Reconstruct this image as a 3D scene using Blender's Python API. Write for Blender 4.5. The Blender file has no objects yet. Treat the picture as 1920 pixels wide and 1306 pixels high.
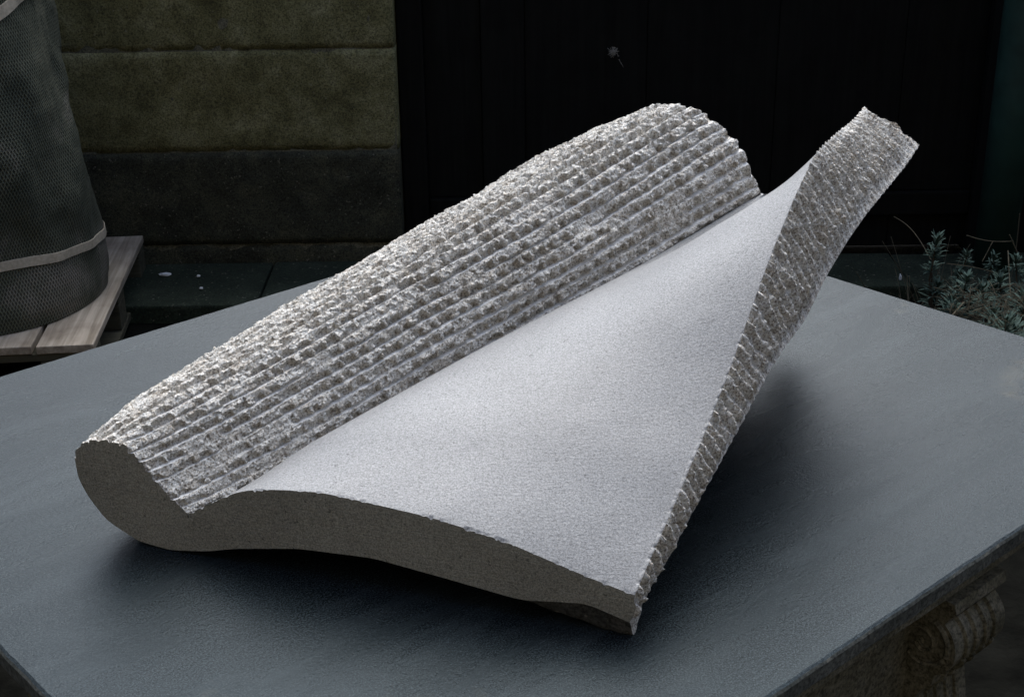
import bpy, bmesh, math, random
import numpy as np
from mathutils import Vector, Matrix
random.seed(7); rng = np.random.default_rng(7)
PI = math.pi
scene = bpy.context.scene

# ---------------------------------------------------------------- camera, sky, sun, exposure
H = 0.80            # eye above the table top (m)
ZT = 0.807          # table top above the ground (m)
R = np.array([[0.99988826, 0.01494877, 0.0], [-0.00599308, 0.40086306, -0.91611838], [-0.01369485, 0.91601601, 0.40090786]])
FPX, CX, CY = 2709.0, 960.0, 653.0
cam_d = bpy.data.cameras.new('camera'); cam = bpy.data.objects.new('camera', cam_d)
scene.collection.objects.link(cam); scene.camera = cam
cam_d.sensor_width = 36; cam_d.lens = FPX/1920*36; cam_d.clip_start = 0.05; cam_d.clip_end = 500
M3 = Matrix([list(R[0]), list(R[1]), list(R[2])])
cam.matrix_world = Matrix.Translation((0, 0, ZT+H)) @ M3.to_4x4()

SUN_EL, SUN_AZ = 51.0, 3.0      # azimuth measured from +Y (away from the camera), negative = left
world = bpy.data.worlds.new("World"); scene.world = world; world.use_nodes = True
wn = world.node_tree; wn.nodes.clear()
sky = wn.nodes.new('ShaderNodeTexSky'); sky.sky_type = 'NISHITA'; sky.sun_disc = False
sky.sun_elevation = math.radians(SUN_EL); sky.sun_rotation = math.radians(SUN_AZ)
sky.dust_density = 4.0; sky.ozone_density = 1.0
bg = wn.nodes.new('ShaderNodeBackground'); bg.inputs[1].default_value = 0.13
wo = wn.nodes.new('ShaderNodeOutputWorld')
wn.links.new(sky.outputs[0], bg.inputs[0]); wn.links.new(bg.outputs[0], wo.inputs[0])
sun_d = bpy.data.lights.new('sun', 'SUN'); sun_d.energy = 2.0; sun_d.angle = math.radians(64); sun_d.color = (0.83, 0.93, 1.0)
sun = bpy.data.objects.new('sun', sun_d); scene.collection.objects.link(sun)
el, az = math.radians(SUN_EL), math.radians(SUN_AZ)
dirv = Vector((math.sin(az)*math.cos(el), math.cos(az)*math.cos(el), math.sin(el)))
sun.rotation_euler = dirv.to_track_quat('Z', 'Y').to_euler()
vs = scene.view_settings
vs.view_transform = 'Standard'; vs.look = 'None'; vs.exposure = 0.95; vs.gamma = 1.0; vs.use_curve_mapping = False

# ---------------------------------------------------------------- helpers
COL = scene.collection
def link(o, parent=None):
    COL.objects.link(o)
    if parent is not None: o.parent = parent
    return o
def tag(o, label=None, cat=None, group=None, kind=None):
    if label: o['label'] = label
    if cat: o['category'] = cat
    if group: o['group'] = group
    if kind: o['kind'] = kind
    return o
def empty(name, loc, label, cat, group=None, rz=0):
    o = bpy.data.objects.new(name, None); o.location = loc; o.rotation_euler = (0, 0, rz); o.empty_display_size = .1
    link(o); return tag(o, label, cat, group)
def mesh_np(name, V, F, mat, parent=None, smooth=False, attrs=None):
    V = np.asarray(V, dtype=np.float32); F = np.asarray(F, dtype=np.int32)
    me = bpy.data.meshes.new(name)
    me.vertices.add(len(V)); me.vertices.foreach_set('co', V.ravel())
    k = F.shape[1]
    me.loops.add(F.size); me.loops.foreach_set('vertex_index', F.ravel())
    me.polygons.add(len(F)); me.polygons.foreach_set('loop_start', np.arange(0, F.size, k, dtype=np.int32))
    me.polygons.foreach_set('loop_total', np.full(len(F), k, dtype=np.int32))
    me.update(calc_edges=True)
    me.polygons.foreach_set('use_smooth', np.full(len(F), smooth))
    if attrs:
        for n, a in attrs.items():
            at = me.attributes.new(n, 'FLOAT', 'POINT'); at.data.foreach_set('value', np.asarray(a, dtype=np.float32).ravel())
    me.materials.append(mat); me.validate()
    return link(bpy.data.objects.new(name, me), parent)
def obj(name, bm, mat, parent=None, smooth=False):
    me = bpy.data.meshes.new(name)
    bmesh.ops.recalc_face_normals(bm, faces=bm.faces)
    if smooth:
        for f in bm.faces: f.smooth = True
    bm.to_mesh(me); bm.free(); me.materials.append(mat)
    return link(bpy.data.objects.new(name, me), parent)
def box(bm, x0, x1, y0, y1, z0, z1, bev=0.0, M=None, seg=2):
    r = bmesh.ops.create_cube(bm, size=1)
    vs_ = r['verts']
    for v in vs_:
        v.co = Vector(((x0+x1)/2+v.co.x*(x1-x0), (y0+y1)/2+v.co.y*(y1-y0), (z0+z1)/2+v.co.z*(z1-z0)))
    es = list({e for v in vs_ for e in v.link_edges})
    if bev > 0:
        rr = bmesh.ops.bevel(bm, geom=es, offset=bev, segments=seg, affect='EDGES', profile=.6)
        vs_ = list({v for f in rr['faces'] for v in f.verts} | {v for v in vs_ if v.is_valid})
    if M is not None:
        for v in vs_: v.co = M @ v.co
    return vs_
def tube(bm, pts, rad, n=6):
    pts = [Vector(p) for p in pts]; rings = []
    for i, p in enumerate(pts):
        a = pts[max(i-1, 0)]; b = pts[min(i+1, len(pts)-1)]
        t = (b-a).normalized(); s = t.orthogonal().normalized() if abs(t.z) > .95 else t.cross(Vector((0, 0, 1))).normalized()
        w = t.cross(s); r = rad[i] if hasattr(rad, '__len__') else rad
        rings.append([bm.verts.new(p+(s*math.cos(2*PI*k/n)+w*math.sin(2*PI*k/n))*r) for k in range(n)])
    for a, b in zip(rings, rings[1:]):
        for k in range(n): bm.faces.new((a[k], a[(k+1) % n], b[(k+1) % n], b[k]))
    bm.faces.new(rings[0]); bm.faces.new(rings[-1])

# numpy noise -----------------------------------------------------
def _h(ix, iy, iz, s):
    n = (ix.astype(np.int64)*73856093) ^ (iy.astype(np.int64)*19349663) ^ (iz.astype(np.int64)*83492791) ^ (s*2654435761)
    n = (n ^ (n >> 13))*1274126177 & 0xffffffff
    n = (n ^ (n >> 16))*2246822519 & 0xffffffff
    return ((n ^ (n >> 15)) & 0xffffff)/float(0xffffff)
def vnoise(x, y, z, s=0):
    x0, y0, z0 = np.floor(x), np.floor(y), np.floor(z)
    fx, fy, fz = x-x0, y-y0, z-z0
    fx = fx*fx*fx*(fx*(fx*6-15)+10); fy = fy*fy*fy*(fy*(fy*6-15)+10); fz = fz*fz*fz*(fz*(fz*6-15)+10)
    o = 0
    for i in (0, 1):
        for j in (0, 1):
            for k in (0, 1):
                w = (fx if i else 1-fx)*(fy if j else 1-fy)*(fz if k else 1-fz)
                o = o + w*_h(x0+i, y0+j, z0+k, s)
    return o*2-1
def fbm(x, y, z, s=0, o=4, g=.5):
    r = 0; a = 1; t = 0
    for i in range(o):
        r = r+a*vnoise(x*2**i+i*7.3, y*2**i-i*3.1, z*2**i, s+i); t += a; a *= g
    return r/t
def chips(x, y, s=0, tilt=.8):
    """fracture facets: every cell has its own height and its own tilted plane"""
    x0, y0 = np.floor(x), np.floor(y); z = np.zeros_like(x)
    best = np.full(x.shape, 9.); sec = np.full(x.shape, 9.); out = np.zeros_like(x)
    for i in (-1, 0, 1):
        for j in (-1, 0, 1):
            cx_, cy_ = x0+i, y0+j
            px = cx_+.1+.8*_h(cx_, cy_, z, s+1); py = cy_+.1+.8*_h(cx_, cy_, z, s+2)
            dx, dy = x-px, y-py; d = dx*dx+dy*dy
            hh = (_h(cx_, cy_, z, s+3)-.5)+tilt*((_h(cx_, cy_, z, s+4)-.5)*dx*2+(_h(cx_, cy_, z, s+5)-.5)*dy*2)
            m = d < best
            sec = np.where(m, best, np.minimum(sec, d)); out = np.where(m, hh, out); best = np.where(m, d, best)
    return out, np.sqrt(sec)-np.sqrt(best)
def smooth(a, b, x):
    t = np.clip((x-a)/(b-a), 0, 1); return t*t*(3-2*t)

# pixel -> place (only used to read the photograph's proportions; everything gets its own distance)
def ray(p): return R @ np.array([p[0]-CX, -(p[1]-CY), -FPX])
def on_z(p, z):                                   # z measured from the table top, metres
    r = ray(p); t = (z-H)/r[2]; return np.array([0, 0, H])+r*t
def on_y(p, y):
    r = ray(p); t = y/r[1]; return np.array([0, 0, H])+r*t

# ---------------------------------------------------------------- materials
def mat(name, rough=.8):
    m = bpy.data.materials.new(name); m.use_nodes = True
    b = m.node_tree.nodes['Principled BSDF']; b.inputs['Roughness'].default_value = rough
    b.inputs['Specular IOR Level'].default_value = .3
    return m, m.node_tree, b
def N(nt, t, **k):
    n = nt.nodes.new(t)
    for a, v in k.items(): setattr(n, a, v)
    return n
def noise(nt, scale, detail=4, rough=.55, vec=None, dist=0):
    n = N(nt, 'ShaderNodeTexNoise'); n.inputs['Scale'].default_value = scale; n.inputs['Detail'].default_value = detail
    n.inputs['Roughness'].default_value = rough; n.inputs['Distortion'].default_value = dist
    if vec is not None: nt.links.new(vec, n.inputs['Vector'])
    return n.outputs['Fac']
def coord(nt, scale=(1, 1, 1), rot=(0, 0, 0)):
    t = N(nt, 'ShaderNodeTexCoord'); m = N(nt, 'ShaderNodeMapping'); m.inputs['Scale'].default_value = scale; m.inputs['Rotation'].default_value = rot
    nt.links.new(t.outputs['Object'], m.inputs['Vector']); return m.outputs[0]
def ramp(nt, fac, stops):
    r = N(nt, 'ShaderNodeValToRGB'); nt.links.new(fac, r.inputs[0])
    e = r.color_ramp.elements
    while len(e) < len(stops): e.new(.5)
    for i, (p, c) in enumerate(stops):
        e[i].position = p; e[i].color = (c[0], c[1], c[2], 1) if hasattr(c, '__len__') else (c, c, c, 1)
    return r.outputs[0]
def mix(nt, a, b, fac, mode='MIX'):
    m = N(nt, 'ShaderNodeMix', data_type='RGBA', blend_type=mode)
    for s, v in ((6, a), (7, b), (0, fac)):
        if hasattr(v, 'is_output'): nt.links.new(v, m.inputs[s])
        elif s == 0: m.inputs[0].default_value = v
        else: m.inputs[s].default_value = (*v, 1)
    return m.outputs[2]
def bump(nt, bsdf, hgt, dist, strength=1, prev=None):
    b = N(nt, 'ShaderNodeBump'); b.inputs['Distance'].default_value = dist; b.inputs['Strength'].default_value = strength
    nt.links.new(hgt, b.inputs['Height'])
    if prev is not None: nt.links.new(prev, b.inputs['Normal'])
    nt.links.new(b.outputs[0], bsdf.inputs['Normal']); return b.outputs[0]

def stone_rough(k=1.0):
    m, nt, b = mat('broken limestone', .82); v = coord(nt)
    c = ramp(nt, noise(nt, 420, 3, .7, v), [(.37, (.24, .21, .18)), (.46, (.62, .60, .57)), (.57, (.93, .93, .92))])
    c2 = ramp(nt, noise(nt, 60, 5, .65, v), [(.36, (.76, .71, .65)), (.55, (1, 1, 1))])
    c = mix(nt, c, c2, .75, 'MULTIPLY'); c = mix(nt, c, (k*.97, k*.945, k*.90), 1.0, 'MULTIPLY')
    at = N(nt, 'ShaderNodeAttribute', attribute_name='track')
    c = mix(nt, c, ramp(nt, noise(nt, 300, 3, .5, v), [(.3, (.80, .785, .76)), (.7, (.92, .915, .90))]), at.outputs['Fac'])
    nt.links.new(c, b.inputs['Base Color'])
    p = bump(nt, b, noise(nt, 240, 6, .8, v), .0019, 1)
    bump(nt, b, noise(nt, 800, 2, .6, v), .0012, 1, p); b.inputs['Roughness'].default_value = .9; b.inputs['Specular IOR Level'].default_value = .12
    return m
def stone_smooth(name, tint, dark, saw=False):
    m, nt, b = mat(name, .62); v = coord(nt)
    c = ramp(nt, noise(nt, 520, 4, .9, v), [(.38, tuple(t*.50 for t in tint)), (.49, tint), (.60, tuple(min(1, t*1.50) for t in tint))])
    c = mix(nt, c, ramp(nt, noise(nt, 9, 4, .6, v), [(.35, (dark,)*3), (.6, (1, 1, 1))]), .6, 'MULTIPLY')
    c = mix(nt, c, ramp(nt, noise(nt, 210, 2, .5, v), [(.27, (.35, .35, .36)), (.33, (1, 1, 1))]), .8, 'MULTIPLY')
    nt.links.new(c, b.inputs['Base Color'])
    p = bump(nt, b, noise(nt, 330, 4, .7, v), .0008, .6)
    if saw:
        a_ = coord(nt, (14, 14, 900), (0, .5, 0)); p = bump(nt, b, noise(nt, 1.0, 2, .5, a_), .0012, .5, p)
    sc = coord(nt, (60, 420, 60), (0, 0, .5))
    bump(nt, b, noise(nt, 1.0, 3, .6, sc), .0006, .35, p)
    b.inputs['Specular IOR Level'].default_value = .35 if saw else .38; b.inputs['Roughness'].default_value = .62 if saw else .52
    return m
def slate():
    m, nt, b = mat('honed slate', .34); v = coord(nt)
    c = ramp(nt, noise(nt, 560, 3, .8, v), [(.34, (.003, .004, .004)), (.5, (.010, .013, .014)), (.66, (.046, .056, .059))])
    c = mix(nt, c, ramp(nt, noise(nt, 5, 5, .6, v, .6), [(.3, (.76, .78, .80)), (.68, (1.08, 1.08, 1.08))]), .8, 'MULTIPLY')
    st = coord(nt, (7, 7, 7)); s2 = coord(nt, (2.3, 9, 3), (0, 0, .55))
    c = mix(nt, c, (.07, .062, .04), ramp(nt, noise(nt, 1.0, 4, .6, st), [(.66, 0), (.76, .6)]))
    c = mix(nt, c, (.05, .060, .063), ramp(nt, noise(nt, 1.3, 5, .6, s2, 1.2), [(.52, 0), (.78, .35)]))  # pale sheen streaks mixed into the base colour
    nt.links.new(c, b.inputs['Base Color'])
    p = bump(nt, b, noise(nt, 240, 4, .75, v), .0009, .8)
    g = coord(nt, (55, 260, 60), (0, 0, .55))
    bump(nt, b, noise(nt, 1.0, 4, .65, g), .0007, .3, p)
    b.inputs['Specular IOR Level'].default_value = .10; b.inputs['Specular Tint'].default_value = (.50, .78, 1, 1)
    nt.links.new(ramp(nt, noise(nt, 1.1, 5, .6, s2, 1.5), [(.3, .22), (.7, .31)]), b.inputs['Roughness'])
    return m
def mossy(name, c0, c1, c2, scale=14, bmp=.004, grain=160, rough=.9):
    m, nt, b = mat(name, rough); v = coord(nt)
    c = ramp(nt, noise(nt, scale*1.3, 10, .74, v, .15), [(.3, c0), (.5, c1), (.72, c2)])
    c = mix(nt, c, ramp(nt, noise(nt, grain, 3, .7, v), [(.34, (.25, .25, .25)), (.6, (1.2, 1.2, 1.2))]), .9, 'MULTIPLY')
    c = mix(nt, c, (.34, .31, .24), ramp(nt, noise(nt, grain*.6, 1, .4, v), [(.71, 0), (.74, .35)]))
    nt.links.new(c, b.inputs['Base Color'])
    p = bump(nt, b, noise(nt, grain*.5, 5, .7, v), bmp*.5, .8)
    bump(nt, b, noise(nt, scale, 5, .6, v), bmp, .6, p)
    return m
def plain(name, c, rough=.8, var=.35, scale=30, bmp=.001):
    m, nt, b = mat(name, rough); v = coord(nt)
    k = ramp(nt, noise(nt, scale, 5, .6, v), [(.3, tuple(x*(1-var) for x in c)), (.7, tuple(x*(1+var) for x in c))])
    nt.links.new(k, b.inputs['Base Color']); bump(nt, b, noise(nt, scale*6, 4, .6, v), bmp, .7)
    return m
def wood(name, c0, c1, ax=1, rough=.85):
    m, nt, b = mat(name, rough); s = [60, 60, 60]; s[ax] = 3.0; v = coord(nt, tuple(s))
    c = ramp(nt, noise(nt, 1, 5, .6, v, .5), [(.32, c0), (.66, c1)])
    c = mix(nt, c, ramp(nt, noise(nt, 7, 4, .6, coord(nt)), [(.3, (.55, .52, .5)), (.55, (1, 1, 1))]), .7, 'MULTIPLY')
    nt.links.new(c, b.inputs['Base Color']); bump(nt, b, noise(nt, 1, 5, .6, v, .5), .0015, .7)
    return m
def netting():
    m, nt, b = mat('green net fabric', .9); t = N(nt, 'ShaderNodeTexCoord')
    mp = N(nt, 'ShaderNodeMapping'); mp.inputs['Scale'].default_value = (1, 1, 1); nt.links.new(t.outputs['UV'], mp.inputs['Vector'])
    sep = N(nt, 'ShaderNodeSeparateXYZ'); nt.links.new(mp.outputs[0], sep.inputs[0])
    def wv(k, ux, uy):
        a = N(nt, 'ShaderNodeMath', operation='MULTIPLY'); a.inputs[1].default_value = ux; nt.links.new(sep.outputs[0], a.inputs[0])
        c = N(nt, 'ShaderNodeMath', operation='MULTIPLY_ADD'); c.inputs[1].default_value = uy; nt.links.new(sep.outputs[1], c.inputs[0]); nt.links.new(a.outputs[0], c.inputs[2])
        s = N(nt, 'ShaderNodeMath', operation='SINE'); nt.links.new(c.outputs[0], s.inputs[0]); return s.outputs[0]
    mx = N(nt, 'ShaderNodeMath', operation='MAXIMUM'); nt.links.new(wv(0, 1700, 780), mx.inputs[0]); nt.links.new(wv(1, 1700, -780), mx.inputs[1])
    v = coord(nt)
    base = ramp(nt, noise(nt, 5, 5, .6, v, .4), [(.35, (.09, .10, .070)), (.55, (.15, .155, .11)), (.74, (.34, .30, .25))])
    c = mix(nt, mix(nt, base, (.35, .35, .35), 1.0, 'MULTIPLY'), base, ramp(nt, mx.outputs[0], [(.45, 0), (.9, 1)]))
    nt.links.new(c, b.inputs['Base Color']); bump(nt, b, mx.outputs[0], .0025, .9)
    return m
M = dict(rough=stone_rough(), edge=stone_rough(.98), bed=mossy('dark quarry bed', (.03, .03, .028), (.07, .068, .06), (.14, .13, .115), 30, .002, 200), smooth=stone_smooth('rubbed limestone', (.222, .222, .224), .84), sawn=stone_smooth('sawn limestone', (.31, .295, .245), .70, True),
         slate=slate(), slabside=mossy('unpolished slab edge', (.05, .055, .048), (.095, .10, .088), (.16, .165, .15), 16, .0015, 200),
         wall=mossy('damp mossy stone', (.080, .074, .030), (.20, .185, .085), (.36, .335, .19), 6, .006, 190),
         damp=mossy('black damp stone', (.022, .022, .015), (.055, .055, .036), (.12, .115, .07), 5, .006, 190),
         mortar=mossy('old mortar', (.08, .075, .05), (.17, .16, .11), (.26, .24, .17), 12, .003, 220),
         kerb=mossy('green damp paving', (.015, .022, .013), (.028, .038, .023), (.05, .06, .04), 8, .004, 150),
         soil=plain('dark damp ground', (.006, .006, .005), .95, .6, 7, .01),
         corbel=mossy('weathered carved stone', (.06, .057, .035), (.14, .13, .09), (.24, .225, .18), 11, .002, 210),
         door=wood('black painted boards', (.006, .006, .0055), (.010, .010, .009), 2, .75),
         pipe=plain('dark green paint', (.020, .048, .040), .5, .3, 12, .0006),
         pallet=wood('weathered pallet wood', (.28, .225, .165), (.56, .47, .37), 1), palletx=wood('weathered pallet bearer', (.05, .045, .03), (.11, .10, .065), 0),
         net=netting(), strap=plain('beige webbing', (.48, .41, .31), .7, .2, 120, .001),
         plastic=plain('crumpled plastic', (.5, .48, .5), .35, .3, 25, .004),
         leaf=plain('grey green leaf', (.065, .105, .082), .7, .4, 40), stem=plain('woody stem', (.075, .055, .038), .8, .3, 60),
         straw=plain('dry straw', (.10, .085, .055), .8, .3, 60), web=plain('pale cobweb', (.30, .28, .25), .9, .3, 80),
         chip=plain('white chip', (.75, .75, .74), .7, .1, 80), blocker=plain('dark blocker wall', (.15, .13, .10), .9, .3, 4, .004))

M['soil'].node_tree.nodes['Principled BSDF'].inputs['Specular IOR Level'].default_value = .02
M['door'].node_tree.nodes['Principled BSDF'].inputs['Specular IOR Level'].default_value = .12
# ---------------------------------------------------------------- the setting
bm = bmesh.new()
g = bmesh.ops.create_grid(bm, x_segments=140, y_segments=140, size=1)
for v in bm.verts:
    x = math.copysign(abs(v.co.x)**2.2, v.co.x)*60; y = math.copysign(abs(v.co.y)**2.2, v.co.y)*60+3
    v.co = Vector((x, y, 0))
n = np.array([v.co for v in bm.verts]); hz = fbm(n[:, 0]*3, n[:, 1]*3, n[:, 0]*0, 5)*.012-.012
for v, z in zip(bm.verts, hz): v.co.z = z
tag(obj('ground', bm, M['soil'], smooth=True), kind='structure')

WY = 4.30                                                   # the back wall's face
CORNER = on_y((748, 250), WY)[0]                            # where the stone stops and the black doors begin
# --- stone wall
wallE = empty('stone_wall', (-2.5, WY, 0), 'damp mossy wall of large squared stone blocks behind the pallet', 'wall')
def block_mesh(x0, x1, z0, z1, y, depth, seed):
    """one dressed block with a rough, slightly rounded face, in world coordinates; returns V, F (face grid only + side skirts)"""
    nx = max(8, int((x1-x0)/.018)); nz = max(8, int((z1-z0)/.018))
    X, Z = np.meshgrid(np.linspace(x0, x1, nx), np.linspace(z0, z1, nz))
    e = np.minimum(np.minimum(X-x0, x1-X), np.minimum(Z-z0, z1-Z))
    Y = y+.004*np.exp(-(e/.003)**1.0)*(1+.3*vnoise(X*30, Z*30, X*0, seed))+fbm(X*9, Z*9, X*0+seed, 11)*.006
    Y = Y+.003*vnoise(X*60, Z*60, X*0, seed+2)
    Xe = X.copy(); Ze = Z.copy()
    V = np.stack([X, Y, Z], -1)
    ring = np.concatenate([V[0], V[1:, -1], V[-1, ::-1][1:], V[::-1, 0][1:-1]]); back = ring.copy(); back[:, 1] = y+depth
    i = np.arange(nx*nz).reshape(nz, nx)
    F = np.stack([i[:-1, :-1], i[:-1, 1:], i[1:, 1:], i[1:, :-1]], -1).reshape(-1, 4)
    idx = np.concatenate([i[0], i[1:, -1], i[-1, ::-1][1:], i[::-1, 0][1:-1]]); o = nx*nz; m = len(idx); b = np.arange(m)+o
    F2 = np.stack([idx, b, np.roll(b, -1), np.roll(idx, -1)], -1)
    return np.concatenate([V.reshape(-1, 3), back]), np.concatenate([F, F2])
def zc(y): return on_y((450, y), WY)[2]+ZT
courses = [(-.05, .095), (.095, zc(285)), (zc(285), zc(95)), (zc(95), zc(95)+.31), (zc(95)+.31, 1.34), (1.34, 1.46)]
VV, FF, off = [], [], 0
for ci, (z0, z1) in enumerate(courses):
    r = random.Random(ci*5+2); x1 = CORNER; first = True
    while x1 > -3.6:
        w = r.uniform(1.9, 2.3); first = False; x0 = x1-w
        V, F = block_mesh(x0+.002, x1-.002, z0+.0025, z1-.0025, WY+r.uniform(-.004, .004), .20, ci*31+int(-x0*10)+50)
        V[:, 0] -= -2.5; V[:, 1] -= WY
        VV.append(V); FF.append(F+off); off += len(V); x1 = x0
    if ci in (1, len(courses)-1):
        mesh_np('damp_course' if ci == 1 else 'stone_course', np.concatenate(VV), np.concatenate(FF), M['damp' if ci == 1 else 'wall'], wallE, smooth=True)
        VV, FF, off = [], [], 0
bm = bmesh.new(); box(bm, -3.7+2.5, CORNER-.008+2.5, .007, .23, -.05, 1.45); obj('mortar', bm, M['mortar'], wallE)

# --- black doors
dx0, dx1 = CORNER, 2.3
DY = WY+.10
doorE = empty('black_door', ((dx0+dx1)/2, DY, 0), 'wide black painted wooden doors with panels between the stone wall and green pipe', 'door')
ox = -(dx0+dx1)/2
def X_at(px): return on_y((px, 250), DY)[0]
zr = on_y((1750, 368), DY)[2]+ZT
def dbox(name, x0, x1, y0, y1, z0, z1, bev=.004):
    bm = bmesh.new(); box(bm, x0+ox, x1+ox, y0, y1, z0, z1, bev); return obj(name, bm, M['door'], doorE)
edges = [X_at(905), X_at(985), X_at(1683)]
dbox('door_jamb', dx0+.002, X_at(800), -.03, .06, .0, 1.42)
dbox('door_jamb', X_at(1868)-.06, dx1, -.03, .06, .0, 1.42)
xs = [X_at(800), X_at(905), X_at(985), X_at(1210), X_at(1450), X_at(1683), X_at(1868)-.06]
for i, (a, b) in enumerate(zip(xs, xs[1:])):
    st = i in (1,)
    dbox('door_board', a+.0007, b-.0007, (-.008 if st else .006), .05, zr+.02, 1.42, .003)
    dbox('door_board', a+.0007, b-.0007, (.0 if st else .014), .05, .02, zr-.06, .003)
dbox('door_rail', X_at(800)+.001, X_at(1868)-.061, -.012, .052, zr-.058, zr+.018, .006)
bm = bmesh.new(); box(bm, CORNER, 3.6, WY+.02, WY+.3, 1.425, 1.50); box(bm, CORNER, 3.6, WY+.17, WY+.2, 0, 1.42)
tag(obj('door_head', bm, M['door']), kind='structure')

# --- cobweb / pale splash on the door
wp = on_y((1150, 96), DY-.002); bm = bmesh.new(); r = random.Random(3)
for k in range(64):
    a = r.uniform(0, 2*PI); l = .002+.020*r.random()**2.2; a2 = a+r.uniform(1.2, 4.4); l2 = .002+.014*r.random()**1.8
    p = Vector((math.cos(a)*l*1.1, -.003-r.random()*.006, math.sin(a)*l)); q = Vector((math.cos(a2)*l2, -.003-r.random()*.006, math.sin(a2)*l2))
    tube(bm, [p, (p+q)/2+Vector((0, -.002, -.002)), q], .0006, 4)
for k in range(5):
    a0 = r.uniform(.0, .6); tube(bm, [(.008+.03*a0+r.uniform(-.002, .002), -.003, -.012-.045*a0), (.016+.03*a0, -.004, -.026-.045*a0)], [.0009*(1-a0), .0004], 4)
for k in range(7):
    a = r.uniform(0, 6.28); c = Vector((math.cos(a)*.009, -.004, math.sin(a)*.011)); rr = bmesh.ops.create_icosphere(bm, subdivisions=1, radius=r.uniform(.0015, .0035))
    for v in rr['verts']: v.co = Vector((v.co.x, v.co.y*.35, v.co.z))+c
o = obj('cobweb', bm, M['web']); o.location = (wp[0], wp[1], wp[2]+ZT)
tag(o, 'small pale tangled cobweb stuck to the black door', 'cobweb')

# --- kerb stones at the foot of the wall
bm = bmesh.new(); x = -2.6; r = random.Random(5)
kx = on_y((1688, 525), 4.14)[0]
joints = [-3.3, -2.62, -1.75, on_y((498, 540), 4.1)[0], -.05, .55, kx, 1.75, 2.4, 3.2]
for a, b in zip(joints, joints[1:]):
    h = .035+r.uniform(0, .006)
    box(bm, a+.003, b-.003, 4.00 if a > kx-.7 else 3.93, WY-.01, -.06, h, .008)
o = obj('kerb', bm, M['kerb']); tag(o, kind='structure')

# --- small white chips lying on the kerb
for i, (px, lab, s, sx) in enumerate([((309, 514), 'flat white stone chip on the green kerb nearest the pallet', .010, 1.9), ((372, 517), 'upper of two round white chips on the green kerb', .006, 1), ((377, 540), 'lower of two round white chips on the green kerb', .006, 1),
                          ((1688, 521), 'thin white flake standing in the kerb joint under the black door', .006, .6)]):
    p = on_z(px, -ZT+.045); bm = bmesh.new(); bmesh.ops.create_icosphere(bm, subdivisions=2, radius=s)
    rr = random.Random(i)
    for v in bm.verts: v.co = Vector((v.co.x*sx, v.co.y, v.co.z*(.55 if sx >= 1 else 2.2)))*(1+rr.uniform(-.2, .2))
    o = obj('stone_chip', bm, M['chip']); o.location = (p[0], p[1], p[2]+ZT); tag(o, lab, 'stone chip', 'white chips on the kerb')

# --- green drainpipe
px0 = on_y((1868, 250), 4.12)[0]; rad = .062
pE = empty('drainpipe', (px0+rad, 4.12+rad, 0), 'dark green painted round drainpipe beside the black door', 'drainpipe')
bm = bmesh.new(); tube(bm, [(0, 0, .0), (0, 0, .6), (0, 0, 1.3), (0, 0, 2.6)], rad, 40); obj('pipe', bm, M['pipe'], pE, True)
for z in (1.55,):
    bm = bmesh.new(); tube(bm, [(0, 0, z), (0, 0, z+.07)], rad+.008, 40); obj('collar', bm, M['pipe'], pE, True)

# --- unseen walls added outside the frame to block the low sky
for nm, (x0, x1, y0, y1, hh), lab in [('rear_blocker', (-5, 5, -3.6, -3.3, 8.5), 'added unseen tall house wall behind the viewer'),
                                      ('side_blocker', (-3.9, -3.6, -3.29, WY+.2, 3.2), 'added unseen blocker wall left of the pallet'),
                                      ('side_blocker', (3.3, 3.6, -3.29, WY+.0, 2.2), 'added unseen blocker wall right of the table')]:
    bm = bmesh.new(); box(bm, x0, x1, y0, y1, 0, hh); tag(obj(nm, bm, M['blocker']), kind='structure')

# ---------------------------------------------------------------- pallet and the wrapped load
DECK = .144
pc = on_z((268, 440), DECK-ZT); pf = on_z((170, 655), DECK-ZT)
ang = math.atan2(pf[0]-pc[0], -(pf[1]-pc[1]))           # how far the right edge leans
ymid = pf[1]; PL = .86
palE = empty('wooden_pallet', (pc[0]+math.sin(ang)*PL, pc[1]-math.cos(ang)*PL, 0), 'weathered wooden pallet under the net wrapped load', 'pallet', rz=ang)
# local: x to the left is negative, y back is positive
r = random.Random(9)
x = 0.0
for i, w in enumerate([.145, .10, .145, .10, .145, .10, .145, .145]):
    bm = bmesh.new(); vs_ = box(bm, x-w, x-.0, 0, PL, DECK-.022, DECK, .003)
    z = r.uniform(-.002, .002)
    for v in bm.verts: v.co.z += z+.002*math.sin(v.co.y*5+i)
    obj('deck_board', bm, M['pallet'], palE); x -= w+(.009 if i else .012)
W = -x
for y in (.0, (PL-.1)/2, PL-.1):
    bm = bmesh.new(); box(bm, -W, -.002, y+.004, y+.096, DECK-.044, DECK-.0235, .003); obj('stringer_board', bm, M['palletx'], palE)
    for xx in (0.002, (W-.14)/2, W-.142):
        bm = bmesh.new(); box(bm, -xx-.138, -xx, y+.002, y+.098, .0225, DECK-.0455, .004); obj('block', bm, M['palletx'], palE)
for xx in (0.0, (W-.1)/2, W-.1):
    bm = bmesh.new(); box(bm, -xx-.1, -xx, 0.0, PL, .0, .021, .003); obj('base_board', bm, M['palletx'], palE)

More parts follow.
